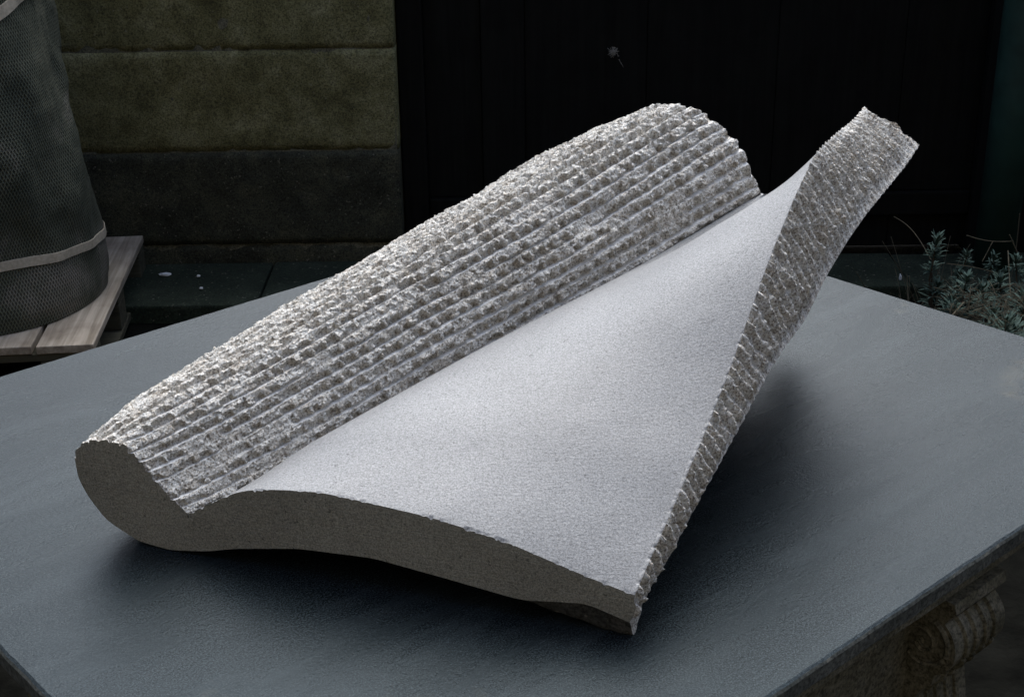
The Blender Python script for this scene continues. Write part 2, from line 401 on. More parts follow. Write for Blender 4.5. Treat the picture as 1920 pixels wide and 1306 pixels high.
# load: upright tapering bale
LY = 3.78; LR = .355
bx = on_y((189, 490), LY)[0]-LR
baleE = empty('wrapped_bale', (bx, LY, DECK+.002), 'tall bale wrapped in dark green netting with beige straps on the pallet', 'bale')
def bale_r(z, a):                                        # radius, and x shift, by height
    k = np.interp(z, [0, .04, .15, .3, .45, .62, .8, 1.0, 1.2], [.985, 1.0, .985, .97, .945, .90, .865, .83, .78])
    fold = .010*np.sin(3*a+z*7)+.008*np.sin(7*a-z*11)+.022*fbm(np.cos(a)*3, np.sin(a)*3, z*5+a*0, 3, 4)
    return LR*k+fold*np.clip(z/.15, .15, 1)
na, nz = 260, 170
A, Z = np.meshgrid(np.linspace(0, 2*PI, na), np.linspace(0, 1.2, nz))
Rr = bale_r(Z, A); Rr = Rr-Rr[:, [0]]*0
Rr[:, -1] = Rr[:, 0]
V = np.stack([np.cos(A)*Rr, np.sin(A)*Rr, Z], -1).reshape(-1, 3)
i = np.arange(na*nz).reshape(nz, na); F = np.stack([i[:-1, :-1], i[:-1, 1:], i[1:, 1:], i[1:, :-1]], -1).reshape(-1, 4)
cover = mesh_np('net_cover', V, F, M['net'], baleE, True)
uv = cover.data.uv_layers.new(name='UVMap'); li = np.zeros(len(cover.data.loops), dtype=np.int32); cover.data.loops.foreach_get('vertex_index', li)
U = np.stack([A/(2*PI)*LR*6.28/2.4, Z/2.4], -1).reshape(-1, 2)[li]; uv.data.foreach_set('uv', U.astype(np.float32).ravel())
bm = bmesh.new(); bmesh.ops.create_circle(bm, cap_ends=True, segments=60, radius=LR*.78)
for v in bm.verts: v.co.z = 1.19
obj('top_cover', bm, M['net'], baleE)
def strap(z0, slope, w, a0, a1, nm='strap', bow=0):
    n = 120; aa = np.linspace(a0, a1, n); rows = []
    for q, (dz, dr) in enumerate([(-.5, .001), (-.46, .003), (.46, .003), (.5, .001)]):
        z = z0+slope*(aa-(-PI/2))+bow*np.sin((aa+PI/2))**2+dz*w
        rr = bale_r(np.clip(z, 0, 1.2), aa)+dr+.002
        rows.append(np.stack([np.cos(aa)*rr, np.sin(aa)*rr, z], -1))
    V = np.concatenate(rows); i = np.arange(4*n).reshape(4, n)
    F = np.stack([i[:-1, :-1], i[:-1, 1:], i[1:, 1:], i[1:, :-1]], -1).reshape(-1, 4)
    return mesh_np(nm, V, F, M['strap'], baleE, False)
strap(.195, -.026, .026, -PI, PI)
strap(.677, .134, .032, -PI*.8, PI*.1, bow=0)
# crumpled plastic at the top of the bale and a scrap of label low down
aa, zz = np.meshgrid(np.linspace(-2.2, -.55, 90), np.linspace(.60, 1.08, 70))
rr = bale_r(zz, aa)+.008+.014*np.abs(fbm(aa*6, zz*14, aa*0, 9, 4))
lim = smooth(0, .12, np.minimum(np.minimum(aa+2.2, -.72-aa)*.4, zz-.70-(aa+1.57)*.134+.03*fbm(aa*5, zz*9, aa*0, 4)))
rr = rr*1-(1-lim)*.02
i = np.arange(aa.size).reshape(aa.shape); F = np.stack([i[:-1, :-1], i[:-1, 1:], i[1:, 1:], i[1:, :-1]], -1).reshape(-1, 4)
mesh_np('plastic_wrap', np.stack([np.cos(aa)*rr, np.sin(aa)*rr, zz], -1).reshape(-1, 3), F, M['plastic'], baleE, True)

# ---------------------------------------------------------------- stone table
corners = [on_z(p, 0) for p in ((1096, 374), (2282, 743), (628, 1849), (-389, 822))]   # back, right, front, left
Cb, Cr, Cf, Cl = corners
cen = (Cb+Cf)/2; e1 = (Cr-Cf); L1_ = np.linalg.norm(e1); e1 = e1/L1_; e2 = (Cl-Cf); L2_ = np.linalg.norm(e2); e2 = e2/L2_
rz = math.atan2(e1[1], e1[0])
tabE = empty('stone_table', (cen[0], cen[1], 0), 'grey blue slate slab table on carved stone brackets', 'table', rz=rz)
hx, hy = L1_/2, L2_/2           # local x along the front right side, local -y is that side's outward normal
bm = bmesh.new(); 
T = .021
prof = [(.0, -T+.0), (.0015, -T+.002), (.0015, -.004), (.0, -.0012), (-.003, 0)]
rings = []
def rect_ring(off, z, nseg=160):
    pts = []
    cs = [(-hx-off, -hy-off), (hx+off, -hy-off), (hx+off, hy+off), (-hx-off, hy+off)]
    for k in range(4):
        a, b = cs[k], cs[(k+1) % 4]
        for j in range(nseg):
            t = j/nseg; pts.append((a[0]+(b[0]-a[0])*t, a[1]+(b[1]-a[1])*t, z))
    return np.array(pts)
ringp = []
for o_, z_ in prof:
    P = rect_ring(o_, z_+ZT)
    nn = fbm(P[:, 0]*70, P[:, 1]*70, P[:, 2]*0, 8, 3)*.0009
    P[:, 0] += nn*np.sign(P[:, 0])*(abs(abs(P[:, 0])-hx) < .006); P[:, 1] += nn*np.sign(P[:, 1])*(abs(abs(P[:, 1])-hy) < .006)
    ringp.append(P)
for P in ringp: rings.append([bm.verts.new(p) for p in P])
for a, b in zip(rings, rings[1:]):
    for k in range(len(a)): bm.faces.new((a[k], a[(k+1) % len(a)], b[(k+1) % len(a)], b[k]))
bm.faces.new(rings[-1]); bm.faces.new(rings[0])
bm.faces.ensure_lookup_table()
for f in bm.faces:
    f.material_index = 1 if f.normal.length >= 0 and max(v.co.z for v in f.verts) < ZT-.0005 else 0
tt_ = obj('table_top', bm, M['slate'], tabE); tt_.data.materials.append(M['slabside'])
# cornice moulding under the slab
def moulding(name, hx_, hy_, prof, mt, shift=0):
    bm = bmesh.new(); rg = []
    for o_, z_ in prof:
        rg.append([bm.verts.new((sx*(hx_+o_)-shift, sy*(hy_+o_), z_)) for sx, sy in ((-1, -1), (1, -1), (1, 1), (-1, 1))])
    for a, b in zip(rg, rg[1:]):
        for k in range(4): bm.faces.new((a[k], a[(k+1) % 4], b[(k+1) % 4], b[k]))
    bm.faces.new(rg[0]); bm.faces.new(rg[-1])
    return obj(name, bm, mt, tabE)
zt = ZT-T-.001
CX1 = hx-.225                      # right end of the supporting frame along the front right side
moulding('cornice', (hx-.02+.36)/2, hy-.006, [(-.05, zt), (0, zt), (0, zt-.014), (-.004, zt-.018), (-.012, zt-.030), (-.022, zt-.036), (-.026, zt-.046), (-.034, zt-.05)], M['corbel'], (hx-.02-.36)/2)
bm = bmesh.new(); box(bm, -.42, .18, -hy+.071, hy-.071, 0, zt-.051, .004); obj('pedestal', bm, M['corbel'], tabE)
# scroll brackets (volutes) that carry the slab
def bracket(cx_, sy):
    """S-shaped console seen from the side, extruded along the table's side"""
    th = .10; top = zt-.0505
    out = []
    # side profile in (d = distance outwards from the pedestal face, z)
    P = []
    def arc(c, r, a0, a1, n):
        for k in range(n+1):
            a = a0+(a1-a0)*k/n; P.append((c[0]+r*math.cos(a), c[1]+r*math.sin(a)))
    P.append((-.0, top)); P.append((.050, top)); P.append((.053, top-.012)); P.append((.046, top-.020))
    arc((.018, top-.062), .040, .95, -1.1, 14)
    arc((.060, top-.150), .045, 2.2, 2.9, 6)
    arc((-.002, top-.205), .034, .7, -1.4, 12)
    P.append((-.0, top-.30)); P.append((0, top-.42))
    bm = bmesh.new()
    fr = []
    for s in (-1, 1):
        fr.append([bm.verts.new((cx_+s*th/2, sy*(hy-.072+d), z)) for d, z in P])
    for k in range(len(P)):
        bm.faces.new((fr[0][k], fr[0][(k+1) % len(P)], fr[1][(k+1) % len(P)], fr[1][k]))
    bm.faces.new(fr[0]); bm.faces.new(fr[1])
    b = obj('scroll_bracket', bm, M['corbel'], tabE)
    bm = bmesh.new()
    for s in (-1, 1):                              # raised spiral on both cheeks
        for (c, r0) in (((.018, top-.062), .034), ((-.002, top-.205), .028)):
            pts = []
            for k in range(64):
                a = 1.2-k*.23; rr_ = r0*(1-k/56); d = c[0]+rr_*math.cos(a)
                if d > .001: pts.append((cx_+s*(th/2+.001), sy*(hy-.072+d), c[1]+rr_*math.sin(a)))
                elif len(pts) > 1: tube(bm, pts, .0035, 6); pts = []
                else: pts = []
            if len(pts) > 1: tube(bm, pts, .0035, 6)
    for q in (-.028, -.010, .010, .028):          # reeds down the rounded front
        pts = [(cx_+q, sy*(hy-.072+d), z) for d, z in P[4:-2]]
        tube(bm, pts, .0045, 6)
    obj('carved_reeds', bm, M['corbel'], b)
for sy in (-1, 1):
    for cx_ in (.185, -.43): bracket(cx_, sy)

# ---------------------------------------------------------------- the sculpture
# plan axes: u along the sawn front, d away from it; z above the table; units of H
U_A = on_z((320, 1032), 0)/H; U_B = on_z((1170, 1197), 0)/H
U_A[2] = U_B[2] = 0
uu = (U_B-U_A); uu /= np.linalg.norm(uu); nn = np.array([-uu[1], uu[0], 0])
E0 = np.array([0, 0, 1.0])
def on_plane(p, d):
    r = ray(p); t = (d+nn@U_A-nn@E0)/(nn@r); P = E0+r*t
    return (P-U_A)@uu, P[2]
def on_rail(p, u0, u1, D):                         # vertical plane through (u0,0) and (u1,D)
    a = U_A+uu*u0; b = U_A+uu*u1+nn*D; t = b-a; m = np.array([-t[1], t[0], 0])
    r = ray(p); k = (m@a-m@E0)/(m@r); P = E0+r*k
    return (P-U_A)@nn, P[2]
def to_w(u, d, z):
    P = U_A[None]+np.asarray(u)[..., None]*uu+np.asarray(d)[..., None]*nn
    P = P+np.asarray(z)[..., None]*np.array([0, 0, 1.]); return P
def proj(P):
    q = (P-E0) @ R                                  # world -> camera (R.T applied)
    return np.stack([CX+FPX*q[..., 0]/-q[..., 2], CY-FPX*q[..., 1]/-q[..., 2]], -1)
D = .95
NS = 1150                                           # samples along
sd = np.linspace(0, 1, NS); dd = sd*D
def rail(pix, u0, u1):
    q = np.array([on_rail(p, u0, u1, D) for p in pix]); o = np.argsort(q[:, 0])
    return np.interp(dd, q[o, 0], q[o, 1])
def pfit(a, deg):
    return np.polyval(np.polyfit(sd, a, deg), sd)
def gsm(a, k):                                      # smooth a rail
    ker = np.hanning(k); ker /= ker.sum(); p = np.concatenate([2*a[0]-a[k:0:-1], a, 2*a[-1]-a[-2:-k-2:-1]])
    return np.convolve(p, ker, 'same')[k:-k]
cu0 = on_plane((350, 965), 0)[0]; cu1, cz1 = on_plane((1425, 365), D)
zC = gsm(rail([(350, 965), (460, 915), (580, 850), (764, 747), (950, 643), (1050, 587), (1194, 504), (1302, 436), (1424, 364)], cu0, cu1), 120); zC = pfit(zC, 5)+(zC[0]-pfit(zC, 5)[0])*np.exp(-sd*12)
uC = cu0+(cu1-cu0)*sd
lu0 = on_plane((1190, 1110), 0)[0]; lu1 = on_plane((1620, 205), D)[0]
zL = gsm(rail([(1190, 1110), (1222, 1045), (1252, 980), (1290, 872), (1330, 795), (1370, 700), (1400, 605), (1432, 510), (1452, 455), (1482, 395), (1512, 328), (1535, 288), (1575, 245), (1620, 205)], lu0, lu1), 120); zL = .25*zL+.75*pfit(zL, 5)
uL = lu0+(lu1-lu0)*sd
mu0, _ = on_plane((1180, 1166), 0); mu1 = on_plane((1723, 272), D)[0]
zM = gsm(rail([(1180, 1166), (1205, 1120), (1245, 1060), (1300, 955), (1380, 812), (1420, 735), (1460, 665), (1510, 600), (1545, 525), (1590, 450), (1625, 400), (1690, 320), (1723, 272)], mu0, mu1), 90)
uM = mu0+(mu1-mu0)*sd

def resamp(P, n, t=None):
    P = np.array(P, float); s = np.r_[0, np.cumsum(np.linalg.norm(np.diff(P, axis=0), axis=1))]; s /= s[-1]
    t = np.linspace(0, 1, n) if t is None else t
    return np.stack([np.interp(t, s, P[:, 0]), np.interp(t, s, P[:, 1])], -1)
def curve_smooth(P, it=30):
    P = P.copy()
    for _ in range(it): P[1:-1] = P[1:-1]*.5+.25*(P[:-2]+P[2:])
    return P
# roll, from its leftmost line over the top to the crease
NR = 440
front = [on_plane(p, 0) for p in ((142, 868), (146, 848), (158, 834), (172, 829), (200, 829), (232, 838), (262, 868), (300, 915), (350, 965))]
Fr = curve_smooth(resamp(front, NR), 12)
rc = .2; cc = (cu1-.19, rc); ca = math.atan2(zC[-1]-rc, uC[-1]-cc[0]); rcc = math.hypot(zC[-1]-rc, uC[-1]-cc[0])
back_pts = [(cc[0]+rcc*math.cos(a), cc[1]+rcc*math.sin(a)) for a in np.linspace(PI*1.02, ca, 200)]
br = [on_plane(p, D) for p in ((1215, 198), (1240, 195), (1270, 197), (1300, 205), (1328, 220), (1350, 240), (1376, 264), (1395, 290), (1408, 328), (1425, 365))]
bl = [on_plane(p, D) for p in ((1060, 276), (1085, 262), (1110, 249), (1150, 230), (1180, 219))]
br = [(bl[0][0]-.035, .17), (bl[0][0]-.028, .24)]+bl+[on_plane(p, D) for p in ((1215, 203), (1240, 198), (1270, 199))]+br[3:]
Bk = curve_smooth(resamp(br, NR), 60)
contour = np.array([(142, 868), (150, 840), (165, 829), (200, 797), (260, 745), (340, 695), (420, 648), (520, 585), (610, 526), (700, 473), (800, 415), (880, 370), (960, 318), (1060, 265), (1110, 240), (1180, 213), (1215, 198), (1240, 195)], float)
contour[4:, 1] += 4+5*((contour[4:, 0] > 560) & (contour[4:, 0] < 1150))
def roll_section(t, i, k):
    e = t**.8
    # blend in the frame of the crease
    f = Fr-Fr[-1]; b = Bk-Bk[-1]
    s = f*(1-e)+b*e
    s = s*np.array([1+.25*(k-1), k])
    return s+np.array([uC[i], zC[i]])
def excess(P, d):
    q = proj(to_w(P[:, 0], np.full(len(P), d), P[:, 1]))
    y = np.interp(q[:, 0], contour[:, 0], contour[:, 1])
    ok = (q[:, 0] > 150) & (q[:, 0] < 1235)
    return np.max(np.where(ok, (y-q[:, 1]), -99))      # >0: pokes above the contour
ks = []; ts = np.linspace(0, 1, 41)
for t in ts:
    i = int(round(t*(NS-1)))
    lo, hi = .5, 3.0
    for _ in range(24):
        k = (lo+hi)/2
        if excess(roll_section(t, i, k), t*D) > 0: hi = k
        else: lo = k
    ks.append(min((lo+hi)/2, 1.3))
ks = np.array(ks); ks[0] = 1
ks[ts > .8] = np.minimum(ks[ts > .8], 1.15)
print('roll factors', np.round(ks, 2))
kk = gsm(np.interp(sd, ts, ks), 60); kk = 1+(kk-1)*smooth(0, .03, sd)*(1-smooth(.90, .98, sd))
roll = np.array([roll_section(t, i, kk[i]) for i, t in enumerate(sd)])      # NS,NR,2
# sheet, from the crease to the wing's upper edge
NW = 230; v = np.linspace(0, 1, NW)
fp = np.array([on_plane(p, 0) for p in ((350, 965), (400, 940), (440, 923), (475, 917), (520, 917), (600, 921), (700, 942), (820, 969), (950, 1011), (1070, 1062), (1190, 1110))])
bp = np.array([on_plane(p, D) for p in ((1425, 365), (1445, 358), (1462, 348), (1485, 330), (1505, 312), (1530, 285), (1560, 255), (1590, 230), (1620, 205))])
def offs(P):
    w = (P[:, 0]-P[0, 0])/(P[-1, 0]-P[0, 0]); return np.interp(v, w, P[:, 1]-(P[0, 1]+(P[-1, 1]-P[0, 1])*w))
fo = curve_smooth(np.stack([v, offs(fp)], 1), 25)[:, 1]; bo = curve_smooth(np.stack([v, offs(bp)], 1), 60)[:, 1]
mid = curve_smooth(np.stack([v, fo], 1), 900)[:, 1]              # fuller, softer bulge once away from the sawn front
tt = sd[:, None]
b1 = fo[None]*(1-smooth(0, .12, tt))+mid[None]*smooth(0, .12, tt)
shz = b1*(.5+.5*np.cos(PI*np.clip(tt/.85, 0, 1)))+bo[None]*smooth(.15, .98, tt)
sheet_u = uC[:, None]+(uL-uC)[:, None]*v[None]
cont2 = np.array([(1400, 384), (1425, 367), (1445, 359), (1462, 349), (1485, 331), (1505, 313), (1530, 286), (1560, 256), (1590, 230), (1622, 204)], float)
sink = []; sc_ = np.linspace(0, 1, 61)
for t in sc_:
    i = int(round(t*(NS-1))); c = 0.
    for _ in range(40):
        zz_ = zC[i]+(zL[i]-zC[i])*v+shz[i]-c*np.sin(PI*v)*smooth(0, .3, v)
        p_ = proj(to_w(sheet_u[i], np.full(NW, dd[i]), zz_)); k = (p_[:, 0] > 1420) & (p_[:, 0] < 1610) & (v < .93)
        if t < .35 or not k.any() or np.max(np.interp(p_[k, 0], cont2[:, 0], cont2[:, 1])-p_[k, 1]) < 1: break
        c += .004
    sink.append(c)
sink = np.array(sink); sink = np.maximum(sink, np.interp(sc_, sc_, gsm(sink, 9))); print('sink', np.round(sink, 3))
shz = shz+.017*(v/.10*np.exp(1-v/.10))[None]*smooth(.02, .15, tt)*(1-smooth(.25, 1.0, tt))
shz = shz-gsm(np.interp(sd, sc_, sink), 160)[:, None]*(np.sin(PI*v)*smooth(0, .3, v))[None]
sheet_z = zC[:, None]+(zL-zC)[:, None]*v[None]+shz
# wing's broken edge
NE = 100; w = np.linspace(0, 1, NE)
edge_u = uL[:, None]+(uM-uL)[:, None]*w[None]; edge_z = zL[:, None]+(zM-zL)[:, None]*w[None]
# underside: from the wing's lower edge back to the roll's leftmost line
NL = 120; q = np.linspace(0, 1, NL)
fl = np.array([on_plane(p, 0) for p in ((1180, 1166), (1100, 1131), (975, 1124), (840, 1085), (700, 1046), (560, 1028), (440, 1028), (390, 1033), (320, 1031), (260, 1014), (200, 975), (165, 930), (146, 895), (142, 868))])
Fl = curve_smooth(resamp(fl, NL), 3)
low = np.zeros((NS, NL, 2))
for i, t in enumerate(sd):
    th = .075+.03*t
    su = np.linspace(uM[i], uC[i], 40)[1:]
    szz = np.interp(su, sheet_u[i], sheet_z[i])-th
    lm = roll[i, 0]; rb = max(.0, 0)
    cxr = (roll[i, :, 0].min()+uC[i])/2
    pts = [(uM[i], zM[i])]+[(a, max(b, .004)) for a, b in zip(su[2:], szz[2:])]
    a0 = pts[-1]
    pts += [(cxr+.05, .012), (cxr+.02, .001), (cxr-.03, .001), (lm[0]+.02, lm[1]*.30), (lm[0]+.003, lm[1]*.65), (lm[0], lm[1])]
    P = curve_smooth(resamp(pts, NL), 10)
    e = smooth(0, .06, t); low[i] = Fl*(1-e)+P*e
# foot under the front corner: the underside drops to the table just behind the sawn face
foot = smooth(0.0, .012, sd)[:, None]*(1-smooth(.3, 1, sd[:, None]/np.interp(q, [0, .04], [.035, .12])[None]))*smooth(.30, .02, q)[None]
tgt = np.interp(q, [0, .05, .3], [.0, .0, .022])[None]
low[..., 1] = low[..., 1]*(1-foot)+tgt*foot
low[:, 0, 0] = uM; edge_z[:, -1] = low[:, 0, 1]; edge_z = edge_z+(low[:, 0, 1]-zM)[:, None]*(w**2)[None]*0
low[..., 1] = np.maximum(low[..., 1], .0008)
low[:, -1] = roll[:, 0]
dgrid = lambda n: np.repeat(dd[:, None], n, 1)
# one grid right round the body
Ug = np.concatenate([roll[..., 0], sheet_u[:, 1:], edge_u[:, 1:], low[:, 1:, 0]], 1)
Zg = np.concatenate([roll[..., 1], sheet_z[:, 1:], edge_z[:, 1:], low[:, 1:, 1]], 1)
NT = Ug.shape[1]
P = to_w(Ug, dgrid(NT), Zg)*H                       # metres, z from the table
# outward normals
du = np.gradient(P, axis=1); ds = np.gradient(P, axis=0); Nn = np.cross(ds, du); Nn /= np.linalg.norm(Nn, axis=-1, keepdims=True)+1e-9
iR = slice(0, NR); iS = slice(NR-1, NR+NW-1); iE = slice(NR+NW-2, NR+NW+NE-2); iL = slice(NR+NW+NE-3, NT)
if Nn[NS//2, NR+NW//2, 2] < 0: Nn = -Nn
disp = np.zeros((NS, NT)); track = np.zeros((NS, NT))
# --- roll tooling: rows of broken stone between straight chisel tracks
S = np.repeat(sd[:, None], NR, 1); Vv = np.repeat(np.linspace(0, 1, NR)[None], NS, 0)
arc = np.concatenate([np.zeros((NS, 1)), np.cumsum(np.linalg.norm(np.diff(P[:, :NR], axis=1), axis=2), 1)], 1)     # metres
al = S*D*H*1.13
vc = 1-Vv                                            # 0 at the crease
arcC = arc[:, -1:]-arc                                # distance from the crease, metres
gx = arcC/(.0128+.0052*S)+.45+.16*fbm(S*3.0, vc*5, S*0, 21, 3)+.09*fbm(S*26, vc*11, S*0, 22, 3)
ph = gx-np.floor(gx); row = np.floor(gx)
# away from the crease: straight smooth track, then a steep broken face whose set-back changes chip by chip, then a rough band
jx = .35*vnoise(al*120, gx*3, al*0, 12)
cell = np.floor(al/.0135+row*.43+jx); cell2 = np.floor(al/.029+row*.77+jx*.5)
hA = _h(row, cell, row*0, 34); hB = _h(row, cell2, row*0, 35); hC = _h(row, cell, row*0, 36)
miss = smooth(.02, .35, fbm(al*16, row*1.7, al*0, 90, 2)+.42)              # the track is lost here and there
trk = smooth(.0, .05, ph)*(1-smooth(.16, .21, ph))
pc = al/.0195+row*.37+.30*vnoise(al*70, row*5.1, al*0, 19); pi_ = np.floor(pc); pf_ = pc-pi_
hP = _h(row, pi_, row*0, 37); hQ = _h(row, pi_, row*0, 38); hW = _h(row, pi_, row*0, 39)
pitc = smooth(.50, .42, np.abs(pf_-.5)/(.55+.45*hW)+.10*vnoise(al*300, gx*5, al*0, 20))*(hP > .16)
setb = .19+.04*hC+.50*pitc*(.55+.45*hQ)+.07*vnoise(al*260, gx*6, al*0, 15)
hh_ = .62+.45*hB+.30*hC; hh_ = hh_+(1-hh_)*smooth(.78, .98, ph)
lost = smooth(.28, .5, fbm(al*14, row*2.3, al*0, 91, 2))
lift = np.where(ph < .18, 1-np.clip(ph/.18, 0, 1)**.9, smooth(setb, setb+.08, ph)*hh_)
cx2, e2_ = chips(al/.0085+row*1.3, arc/.0065, 60, 1.2)
cx3, e3_ = chips(al/.0040, arc/.0036, 80, 1.2)
big = fbm(al*9, arc*9, al*0, 55, 4)
top = vc > -1
lift = lift+(.8-lift)*lost*.8
pit = pitc*smooth(.19, .24, ph)*(1-smooth(setb, setb+.1, ph))*(1-lost)
hgt = .0050*lift-.0034*pit+(.3+.7*lift)*(.0022*cx2+.0008*cx3)*(1-trk*.85*miss)+.0022*big
miss = miss*(1-lost)
hgt = hgt-.0004*trk*miss+.0007*fbm(al*220, arc*220, al*0, 66, 3)+.0005*(1-trk)*fbm(al*420, arc*420, al*0, 67, 2)
scl = np.clip(arc[:, -1:]/.34, .5, 1.1)
hgt = hgt*scl*(1-.4*smooth(.95, 1, S))*(1-.25*smooth(.45, .7, vc)*smooth(.2, .5, S))
fade = smooth(0, .006, vc)                            # meets the sheet cleanly
disp[:, iR] = hgt*fade*smooth(0, .04, Vv)-.001*(1-fade)
track[:, iR] = trk*miss*(.65+.35*_h(row, np.floor(al/.05), row*0, 99))*smooth(0, .02, vc)
# a shallow spall near the middle and one near the upper back
for (s0, v0, ws, wv, dp) in ((.72, .19, .035, .035, .006), (.86, .46, .03, .05, .004), (.45, .40, .03, .04, .0035)):
    r2 = ((S-s0)/ws)**2+((vc-v0)/wv)**2; disp[:, iR] -= dp*np.exp(-r2**1.5)*(1+.4*cx2)
# --- edge tooling: slanting point-chisel strokes across the broken edge
S2 = np.repeat(sd[:, None], NE, 1); W2 = np.repeat(w[None], NS, 0); al2 = S2*D*H*1.25; ac2 = W2*np.linalg.norm(P[:, iE][:, -1]-P[:, iE][:, 0], axis=1)[:, None]
sl = al2-ac2*(.42-.42*S2)+.0035*fbm(al2*45, ac2*45, al2*0, 13, 3)
g2 = sl/.0155+.5*fbm(al2*14, ac2*9, al2*0, 17, 2); p2 = g2-np.floor(g2); r2_ = np.floor(g2)
wave = (smooth(0, .62, p2)*(1-smooth(.72, 1, p2)))
c1, _ = chips(g2*1.0, ac2/.018+r2_*.37, 140, 1.0); c2, _ = chips(al2/.0065, ac2/.007, 150, 1.1); c3, _ = chips(al2/.0035, ac2/.0035, 160, 1.1)
h2 = .0078*wave*(.5+.6*_h(r2_, np.floor(ac2/.03+r2_*.61), r2_*0, 5))+.0014*c1+.0012*c2+.0012*c3+.004*fbm(al2*12, ac2*12, al2*0, 7, 3)*.7
amp2 = (1-.85*smooth(.7, 1, W2))*(1-.8*smooth(.66, .85, S2)*(1-smooth(0, .15, W2)))
disp[:, iE] += h2*amp2
track[:, iE] = .75*np.exp(-((p2-.06)/.07)**2)*(.4+.6*_h(r2_, np.floor(ac2/.02), r2_*0, 6))
# underside roughness
S3 = np.repeat(sd[:, None], NL-1, 1)*D*H; A3 = np.repeat(np.linspace(0, .6, NL-1)[None], NS, 0)
disp[:, NR+NW+NE-2:] += (.003*chips(S3/.02, A3/.02, 180)[0]+.0012*chips(S3/.008, A3/.008, 190)[0])*smooth(0, .02, sd)[:, None]
# the smooth sheet: faint unevenness, nicked margins
S4 = np.repeat(sd[:, None], NW, 1)*D*H; V4 = np.repeat(v[None], NS, 0)
disp[:, NR:NR+NW-2] += (.0008*fbm(S4*10, V4*6, S4*0, 70, 3))[:, 1:-1]
# the sawn front stays flat: only in-plane jitter there
fr_f = smooth(0, .004, sd)[:, None]
Nd = Nn.copy(); nplane = nn
Nf = Nn-(Nn@nplane)[..., None]*nplane; Nd = Nn*fr_f[..., None]+Nf*(1-fr_f[..., None])
jit = .45+.55*fr_f
disp[:, NR:NR+NW-2] -= (.0022*np.maximum(0, fbm(V4*120, V4*0, V4*0, 44, 4)-.08)*smooth(.004, 0, sd)[:, None]*4)[:, 1:-1]*0.5
jit = np.where(np.arange(NT)[None] < NR+NW, 1.0*(1-fr_f)+fr_f, jit)
Q = P+Nd*(disp*jit)[..., None]
# keep the back end irregular
bk = np.clip((sd-.975)/.025, 0, 1)[:, None]
Q += nn[None, None]*(.006*fbm(np.arange(NT)/9., np.arange(NT)*0., np.arange(NT)*0., 3, 3)[None]*bk)[..., None]
Q[..., 2] = np.maximum(Q[..., 2], .0006)
base = np.array([U_A[0]*H+.25, U_A[1]*H+.35, 0])
Q = Q-base
sculE = empty('stone_sculpture', (base[0], base[1], ZT), 'pale limestone carving with ribbed roll and smooth twisting wing on the slate table', 'sculpture')
def grid_part(name, sl_, m, sm):
    G = Q[:, sl_]; n = G.shape[1]; i = np.arange(NS*n).reshape(NS, n)
    F = np.stack([i[:-1, :-1], i[:-1, 1:], i[1:, 1:], i[1:, :-1]], -1).reshape(-1, 4)[:, ::-1]
    return mesh_np(name, G.reshape(-1, 3), F, m, sculE, sm, {'track': track[:, sl_]})
grid_part('ribbed_roll', iR, M['rough'], True)
grid_part('smooth_wing', iS, M['smooth'], True)
grid_part('broken_edge', iE, M['edge'], True)
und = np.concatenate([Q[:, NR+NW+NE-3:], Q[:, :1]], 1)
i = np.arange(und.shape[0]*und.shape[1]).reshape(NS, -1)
mesh_np('underside', und.reshape(-1, 3), np.stack([i[:-1, :-1], i[:-1, 1:], i[1:, 1:], i[1:, :-1]], -1).reshape(-1, 4)[:, ::-1], M['bed'], sculE, False, {'track': np.zeros(und.shape[:2])})  # near-black base colour over the whole underside
# caps: every point of the upper outline is joined to the matching point of the lower outline
def cap(name, G, m, bulge):
    up = G[:NR+NW-1]; lowr = np.concatenate([G[NR+NW-2:][::1], G[:1]])[::-1]       # leftmost -> wing
    # the lower outline runs leftmost -> right; match by fraction of u
    n = len(up)
    s = np.linspace(0, 1, n)
    def arcl(P_): a = np.r_[0, np.cumsum(np.linalg.norm(np.diff(P_, axis=0), axis=1))]; return a/a[-1]
    al_ = arcl(lowr); au_ = arcl(up)
    # match crease to the roll's underside
    ucr = au_[NR-1]; target = up[NR-1]@uu+.03
    jl = np.argmin(np.where(np.arange(len(lowr)) > 3, np.abs(lowr@uu-target)+(lowr[:, 2] > up[NR-1, 2])*9, 9))
    t = np.interp(au_, [0, ucr, 1], [0, al_[jl], 1])
    lw = np.stack([np.interp(t, al_, lowr[:, k]) for k in range(3)], -1)
    K = 24; f = np.linspace(0, 1, K)[:, None, None]
    Gd = up[None]*(1-f)+lw[None]*f
    e = np.sin(PI*f[..., 0])
    Gd = Gd+nn[None, None]*(bulge*fbm(Gd[..., 0]*60, Gd[..., 1]*60, Gd[..., 2]*60, 2, 4)*np.minimum(e*4, 1))[..., None]
    i = np.arange(K*n).reshape(K, n); F = np.stack([i[:-1, :-1], i[:-1, 1:], i[1:, 1:], i[1:, :-1]], -1).reshape(-1, 4)
    return mesh_np(name, Gd.reshape(-1, 3), F, m, sculE, True, {'track': np.zeros((K, n))})
cap('sawn_front', Q[0], M['sawn'], .0004)
cap('broken_back', Q[-1], M['rough'], .006)

